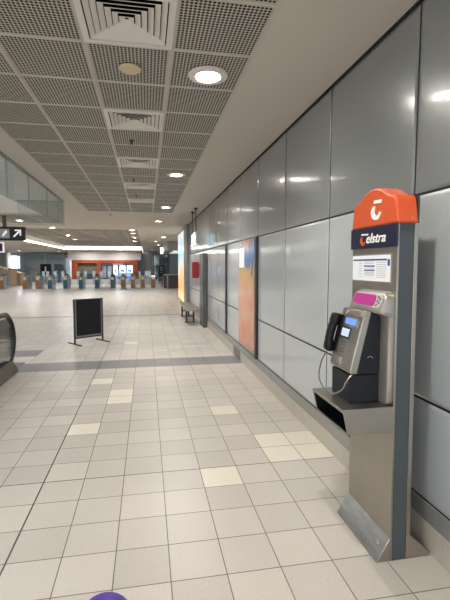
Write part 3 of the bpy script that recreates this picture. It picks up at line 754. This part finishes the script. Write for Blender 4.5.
# ------------------------------------------------------------------ escalator end
ES = thing('escalator', 'end of an escalator with glass balustrade and black rubber handrail', 'escalator', (-2.6, 6.4, 0))
def balustrade(x, part=''):
    yc, zc, r = 6.52, .545, .385
    arc = [(x, yc+r*1.08*math.sin(t), zc+r*math.cos(t)) for t in [k*PI*.93/20 for k in range(21)]]
    path = [(x, -1.0, zc+r), (x, 2.0, zc+r), (x, 5.0, zc+r)]+arc
    m = MB(); 
    rings = []
    for i, p_ in enumerate(path):
        a = Vector(path[max(i-1, 0)]); b = Vector(path[min(i+1, len(path)-1)]); d = (b-a).normalized(); n_ = Vector((1, 0, 0)).cross(d)*-1
        c = Vector(p_)
        rings.append([c+Vector((1, 0, 0))*u+n_*w for u, w in ((-.040, -.004), (-.040, .010), (-.028, .022), (.028, .022), (.040, .010), (.040, -.004), (.028, -.012), (-.028, -.012))])
    m.loft(rings); m.build('handrail', 'rubber', ES, smooth=50)
    m = MB(); rings = []
    for i, p_ in enumerate(path):
        a = Vector(path[max(i-1, 0)]); b = Vector(path[min(i+1, len(path)-1)]); d = (b-a).normalized(); n_ = Vector((1, 0, 0)).cross(d)*-1
        c = Vector(p_)-n_*.028
        rings.append([c+Vector((1, 0, 0))*u+n_*w for u, w in ((-.018, -.016), (-.018, .016), (.018, .016), (.018, -.016))])
    m.loft(rings); m.build('handrail_track', 'steel2', ES, smooth=40)
    inner = [(y, z) for _, y, z in [(x, yc+(r-.05)*1.08*math.sin(t), zc+(r-.05)*math.cos(t)) for t in [k*PI*.93/20 for k in range(21)]]]
    m = MB(); m.prism([(-1, zc+r-.05)]+inner+[(6.3, .2), (-1, .2)], 'x', x-.006, x+.006); m.build('glass_panel', 'glass', ES, smooth=0)
    m = MB(); m.prism([(-1, 0), (6.95, 0), (6.93, .06), (6.70, .225), (6.45, .245), (-1, .245)], 'x', x-.05, x+.055)
    m.build('skirt', 'darksteel', ES, bevel=.008)
    m = MB(); m.prism([(-1, .246), (6.45, .246), (6.69, .227), (6.69, .235), (6.46, .258), (-1, .258)], 'x', x-.045, x+.045); m.build('deck_trim', 'black', ES, bevel=.002)
balustrade(-2.04); balustrade(-3.20)
m = MB(); m.box(-3.14, -2.06, 6.87, 7.62, 0, .006); m.build('floor_plate', 'midmetal', ES)
m = MB(); m.box(-3.14, -2.10, 5.4, 6.87, 0, .008); m.build('comb_plate', 'steel', ES)
for k in range(6):
    m = MB(); m.box(-3.14, -2.10, 5.4-.4*(k+1)+.004, 5.4-.4*k, 0.001, .012)
    for q_ in range(20): m.box(-3.13+q_*.052, -3.13+q_*.052+.02, 5.4-.4*(k+1)+.006, 5.4-.4*k-.004, .012, .022)
    m.build('step', 'darkmetal', ES, smooth=0)

# ------------------------------------------------------------------ bench by the wall
BN = thing('bench', 'slatted metal bench under the red sign by the panelled wall', 'bench', (1.23, 12.9, 0))
for k in range(4):
    m = MB(); x = 1.055+k*.087; m.box(x, x+.074, 11.5, 14.2, .405, .432); m.build('seat_slat', 'alu', BN, bevel=.004)
for y in (12.2, 13.7):
    m = MB(); m.box(1.07, 1.39, y-.03, y+.03, .37, .405); m.box(1.10, 1.15, y-.025, y+.025, .02, .37); m.box(1.31, 1.36, y-.025, y+.025, .02, .37); m.box(1.06, 1.42, y-.03, y+.03, 0, .02); m.box(1.13, 1.33, y-.01, y+.01, .17, .21)
    m.build('leg_frame', 'darkmetal', BN, bevel=.004)

# red projecting sign, hanging lit sign
RS = thing('wall_sign', 'red box sign projecting from the panelled wall above the bench', 'sign', (1.5, 13.0, 1.28))
m = MB(); m.box(1.355, 1.565, 12.7, 12.78, 1.28, 1.76); m.build('sign_face', 'red', RS, bevel=.006)
m = MB(); m.box(1.565, 1.592, 12.70, 12.78, 1.34, 1.70); m.build('bracket', 'midmetal', RS)
HS = thing('hanging_sign', 'pale blue lit sign hung on two rods beside the panelled wall', 'sign', (1.33, 11.6, 2.22))
for y in (11.45, 12.25):
    m = MB(); m.tube([(1.33, y, 2.55), (1.33, y, CZ-.004)], .014, 8); m.lathe([(.05, -.002), (.05, -.03), (.02, -.06), (.016, -.07)], (1.33, y, CZ), 14); m.build('rod', 'darkmetal', HS)
m = MB(); m.box(1.30, 1.36, 11.35, 12.35, 2.22, 2.56); hb = m.build('housing', 'rim', HS, bevel=.006)
m = MB(); m.box(1.297, 1.30, 11.38, 12.32, 2.25, 2.53); m.box(1.36, 1.363, 11.38, 12.32, 2.25, 2.53); m.build('lit_face', 'signlit', hb, origin=HS['_o'])
m = MB(); m.box(1.26, 1.40, 11.32, 12.38, 2.205, 2.22); m.build('base_strip', 'signwhite', hb, origin=HS['_o'])

# black way-finding sign with arrow
yS = 14.3
def sx(v): return v*1.43
def sz(v): return 1.654+(v-1.654)*1.43
WS = thing('wayfinding_sign', 'black hanging sign with a white diagonal arrow and a pictogram', 'sign', (sx(-3.3), yS, sz(2.4)))
m = MB(); m.box(sx(-3.95), sx(-2.62), yS, yS+.12, sz(2.20), sz(2.50)); bx = m.build('sign_box', 'black', WS, bevel=.006)
for hx in (-3.035, -3.75):
    m = MB(); m.box(sx(hx)-.05, sx(hx)+.05, yS+.02, yS+.10, sz(2.50), CZ-.001); m.build('hanger', 'darkmetal', WS)
def pl(pts, mb, y0=yS-.006, y1=yS): mb.prism([(sx(a), sz(b)) for a, b in pts], 'y', y0, y1)
m = MB()
ax, az = -2.775, 2.355
pl([(ax-.085, az-.062), (ax-.062, az-.085), (ax+.055, az+.030), (ax+.030, az+.055)], m)
pl([(ax-.045, az+.052), (ax+.082, az+.052), (ax+.082, az+.082), (ax-.045, az+.082)], m)
pl([(ax+.052, az-.045), (ax+.082, az-.045), (ax+.082, az+.052), (ax+.052, az+.052)], m)
m.build('arrow', 'signwhite', bx, origin=WS['_o'], smooth=0)
m = MB(); pl([(-3.13, 2.25), (-2.93, 2.25), (-2.93, 2.45), (-3.13, 2.45)], m); m.build('pictogram_tile', 'signgrey', bx, origin=WS['_o'], smooth=0)
m = MB(); pl([(-3.085, 2.305), (-3.06, 2.28), (-2.975, 2.375), (-2.985, 2.42), (-3.02, 2.41)], m, yS-.010, yS-.006); m.build('pictogram', 'signwhite', bx, origin=WS['_o'], smooth=0)
for q_ in (-3.31, -3.255):
    m = MB(); pl([(q_, 2.37), (q_+.03, 2.37), (q_+.03, 2.42), (q_, 2.42)], m); m.build('small_mark', 'signwhite', bx, origin=WS['_o'], smooth=0)
WF = thing('framed_sign', 'small white-framed black sign under the arrow sign, cut by the picture edge', 'sign', (sx(-3.4), yS+.3, sz(2.0)))
m = MB(); m.box(sx(-3.6), sx(-3.085), yS+.14, yS+.2, sz(1.94), sz(2.165)); wb = m.build('frame', 'signwhite', WF, bevel=.004)
m = MB(); m.box(sx(-3.575), sx(-3.115), yS+.135, yS+.14, sz(1.967), sz(2.14)); m.build('face', 'black', wb, origin=WF['_o'])
m = MB(); m.box(sx(-3.56), sx(-3.52), yS+.15, yS+.19, sz(2.165), CZ-.001); m.build('hanger', 'darkmetal', WF)

# ------------------------------------------------------------------ ticket gates
def gate(loc, panel_mat, label):
    x, y, _ = loc
    g = thing('fare_gate', label, 'ticket gate', loc, 'row of ticket gates')
    m = MB(); m.box(x-.15, x+.15, y, y+1.3, .0, .80); m.prism([(y, .80), (y+1.3, .80), (y+1.3, .94), (y+.15, .94)], 'x', x-.15, x+.15); m.build('body', 'gatebody', g, bevel=.02)
    m = MB(); m.box(x-.13, x+.13, y-.02, y, .05, .62); m.build('end_panel', panel_mat, g)
    m = MB(); m.box(x-.05, x+.05, y-.025, y+.02, .70, .78); m.build('ticket_reader', 'yellow', g)
    m = MB(); m.box(x-.11, x+.11, y+.3, y+.9, .942, 1.02); m.build('top_console', 'darkmetal', g, bevel=.01)
    for s in (-1, 1):
        m = MB(); m.box(x+s*.16, x+s*.36, y+.60, y+.615, .25, 1.25); m.build('glass_flap', 'gateglass', g, smooth=0)
    return g
gs = [(-9.86, 'gateorange', 'ticket gate with an orange end panel beside the wooden stair side'), (-8.37, 'gateorange', 'ticket gate with an orange end panel, second in from the wooden stair side'),
      (-7.52, 'gateorange', 'ticket gate with an orange end panel under the black display'), (-6.72, 'gateblue', 'ticket gate with a blue end panel beside the black display'),
      (-5.68, 'gateblue', 'ticket gate with a blue end panel at the outer leg of the kiosk'), (-4.63, 'gateblue', 'ticket gate with a blue end panel before the kiosk shutter'),
      (-3.52, 'gateblue', 'ticket gate with a blue end panel before the middle post of the kiosk'), (-2.44, 'gateblue', 'ticket gate with a blue end panel before the lit posters'),
      (-1.70, 'gateorange', 'ticket gate with an orange end panel before the last lit poster'), (-.99, 'gateorange', 'ticket gate with an orange end panel at the inner leg of the kiosk'),
      (-.28, 'gateorange', 'ticket gate with an orange end panel just clear of the kiosk'), (.46, 'gateorange', 'ticket gate with an orange end panel next to the service counter')]
pb = {}
for x, pmat, l in gs:
    if pmat not in pb: pb[pmat] = gate((x, 31.5, 0), pmat, l)
    else: dup(pb[pmat], (x, 31.5, 0), l)
m = MB(); m.box(-6.6, .9, 37.0, 37.1, 0, .50)
tag(m.build('low_barrier', 'whitewall', origin=(-2.8, 37, 0)), 'low pale barrier wall in front of the orange kiosk', 'barrier')

# orange kiosk
KS = thing('shop_kiosk', 'orange-framed kiosk with shutter and lit posters behind the ticket gates', 'kiosk', (-3.5, 38, 0))
for x0, x1, n in ((-6.30, -5.83, 'post'), (-4.22, -3.90, 'post'), (-1.16, -.72, 'post')):
    m = MB(); m.box(x0, x1, 38, 40.5, 0, 1.86); m.build(n, 'kiosk', KS, bevel=.02)
m = MB(); m.box(-6.30, -.72, 38, 40.5, 1.86, 2.13); m.build('lintel', 'kiosk', KS, bevel=.02)
m = MB(); m.box(-5.83, -4.22, 38.35, 38.40, .95, 1.86); m.build('shutter', 'shutter', KS)
m = MB(); m.box(-5.83, -4.22, 38.30, 38.42, 0, .95); m.build('counter_front', 'bluedark', KS)
m = MB(); m.box(-3.90, -1.16, 38.35, 38.40, 0, 1.86); sf = m.build('shop_front', 'shopglass', KS)
for x0, x1, z0, z1 in ((-3.80, -3.48, .6, 1.62), (-3.32, -3.02, .6, 1.62)):
    m = MB(); m.box(x0, x1, 38.33, 38.348, z0, z1); m.build('dim_poster', 'billdim', sf, origin=KS['_o'])
for x0, x1, s in ((-2.85, -2.50, .55), (-2.33, -1.82, .75), (-1.70, -1.20, .75)):
    m = MB(); m.box(x0, x1, 38.33, 38.348, s+.25, 1.68); m.build('lit_poster', 'bill', sf, origin=KS['_o'])
    m = MB(); m.box(x0, x1, 38.33, 38.348, .40, s+.23); m.box(x0+.1, x1-.1, 38.325, 38.33, 1.1, 1.3); m.build('lit_poster_foot', 'billblue', sf, origin=KS['_o'])
m = MB(); m.box(-2.9, -2.0, 38.33, 38.348, 1.74, 1.82); m.build('name_strip', 'signwhite', sf, origin=KS['_o'])

# display totem, counter, signs at the far end
DT = thing('display_totem', 'black information display standing past the ticket gates', 'display', (-8.85, 40, 0))
m = MB(); m.box(-9.3, -8.4, 40, 40.15, .80, 1.80); dt = m.build('screen', 'black', DT, bevel=.01)
m = MB(); m.box(-8.95, -8.75, 40.02, 40.13, 0, .80); m.build('post', 'midmetal', DT)
for z in (1.45, 1.30, 1.15):
    m = MB(); m.box(-8.90, -8.80, 39.995, 40, z, z+.07); m.build('lit_row', 'signwhite', dt, origin=DT['_o'], smooth=0)
RD = thing('display_totem', 'black notice display beside the dark service counter', 'display', (1.18, 33, 0))
m = MB(); m.box(.95, 1.42, 33, 33.12, .85, 1.70); rd = m.build('screen', 'black', RD, bevel=.01)
m = MB(); m.box(1.13, 1.23, 33.02, 33.1, 0, .85); m.build('post', 'midmetal', RD)
for z in (1.5, 1.38, 1.26, 1.10):
    m = MB(); m.box(1.02, 1.30, 32.995, 33, z, z+.025); m.build('lit_row', 'signgrey', rd, origin=RD['_o'], smooth=0)
CT = thing('service_counter', 'dark service counter at the end of the ticket gates', 'counter', (1.9, 31, 0))
m = MB(); m.box(1.25, 4.5, 31, 31.8, 0, .95); m.build('front', 'maroon', CT, bevel=.01)
m = MB(); m.box(1.20, 4.55, 30.95, 31.85, .95, 1.0); m.build('worktop', 'greywall', CT, bevel=.005)
m = MB(); m.box(1.45, 1.55, 30.98, 31.0, 0, .95); m.box(2.4, 2.5, 30.98, 31.0, 0, .95); m.build('front_strip', 'alu', CT)
EX = thing('exit_sign', 'small white lit sign hung under the far ceiling', 'sign', (.93, 26, 2.36))
m = MB(); m.box(.84, 1.02, 26, 26.05, 2.36, 2.75); m.build('lit_face', 'exitlit', EX, bevel=.004)
m = MB(); m.tube([(.93, 26.025, 2.75), (.93, 26.025, CZ-.002)], .012, 8); m.build('rod', 'darkmetal', EX)
for i, (y, l) in enumerate(((29, 'first thin light bar under the dark far ceiling'), (31, 'second thin light bar under the dark far ceiling'), (33.5, 'third thin light bar under the dark far ceiling'))):
    m = MB(); m.box(1.8, 3.6, y, y+.08, 2.62, 2.652)
    tag(m.build('ceiling_light', 'exitlit', origin=(2.7, y, 2.652)), l, 'ceiling light', 'thin light bars')
# round columns and glazed screens in the far concourse
for x, y, l in ((-12.2, 41, 'slim grey column next to the bright window'), (-7.0, 42.5, 'slim grey column at the outer end of the kiosk'), (.2, 41, 'slim grey column past the inner end of the kiosk')):
    m = MB(); m.lathe([(.22, 0), (.22, 2.93)], (x, y, 0), 24); tag(m.build('column', 'whitewall', origin=(x, y, 0)), l, 'column')
for x0, x1, y, l in ((-12.0, -9.6, 43, 'glass screen past the wooden stair side'), (-9.4, -7.3, 43, 'glass screen behind the black display'), (.6, 1.9, 37.5, 'glass screen past the service counter')):
    sN = thing('glass_screen', l, 'glass screen', ((x0+x1)/2, y, 0))
    m = MB(); m.box(x0, x1, y, y+.02, .05, 2.6); m.build('pane', 'gateglass', sN, smooth=0)
    m = MB(); m.box(x0, x0+.06, y-.02, y+.04, 0, 2.65); m.box(x1-.06, x1, y-.02, y+.04, 0, 2.65); m.box(x0, x1, y-.02, y+.04, 2.6, 2.66); m.build('frame', 'midmetal', sN)
TC = thing('waste_bin', 'orange-brown bin beside the wooden stair side', 'bin', (-10.6, 36.5, 0))
m = MB(); m.box(-10.85, -10.35, 36.3, 36.8, 0, 1.35); m.build('body', 'wood', TC, bevel=.02)
m = MB(); m.box(-10.87, -10.33, 36.28, 36.82, 1.35, 1.42); m.build('lid', 'darkmetal', TC, bevel=.01)

# purple ball at the bottom edge
m = MB(); r = .13; c_ = (-.195, 1.718, r)
m.lathe([(max(.001, r*math.sin(PI*k/24)), -r*math.cos(PI*k/24)) for k in range(25)], c_, 40)
tag(m.build('ball', 'purple', origin=(c_[0], c_[1], 0)), 'purple ball of which only the curved top shows at the bottom edge', 'ball')

for o in list(COL.objects):
    if '_o' in o: del o['_o']

# ------------------------------------------------------------------ light
w = bpy.data.worlds.new('world'); sc.world = w; w.use_nodes = True
bg = w.node_tree.nodes['Background']; bg.inputs[0].default_value = (.93, .96, 1., 1); bg.inputs[1].default_value = 1.6
sc.view_settings.view_transform = 'Standard'; sc.view_settings.look = 'None'
sc.view_settings.exposure = 0.55; sc.view_settings.gamma = 1; sc.view_settings.use_curve_mapping = False
sc.cycles.max_bounces = 10; sc.cycles.diffuse_bounces = 5; sc.cycles.glossy_bounces = 5; sc.cycles.transparent_max_bounces = 16
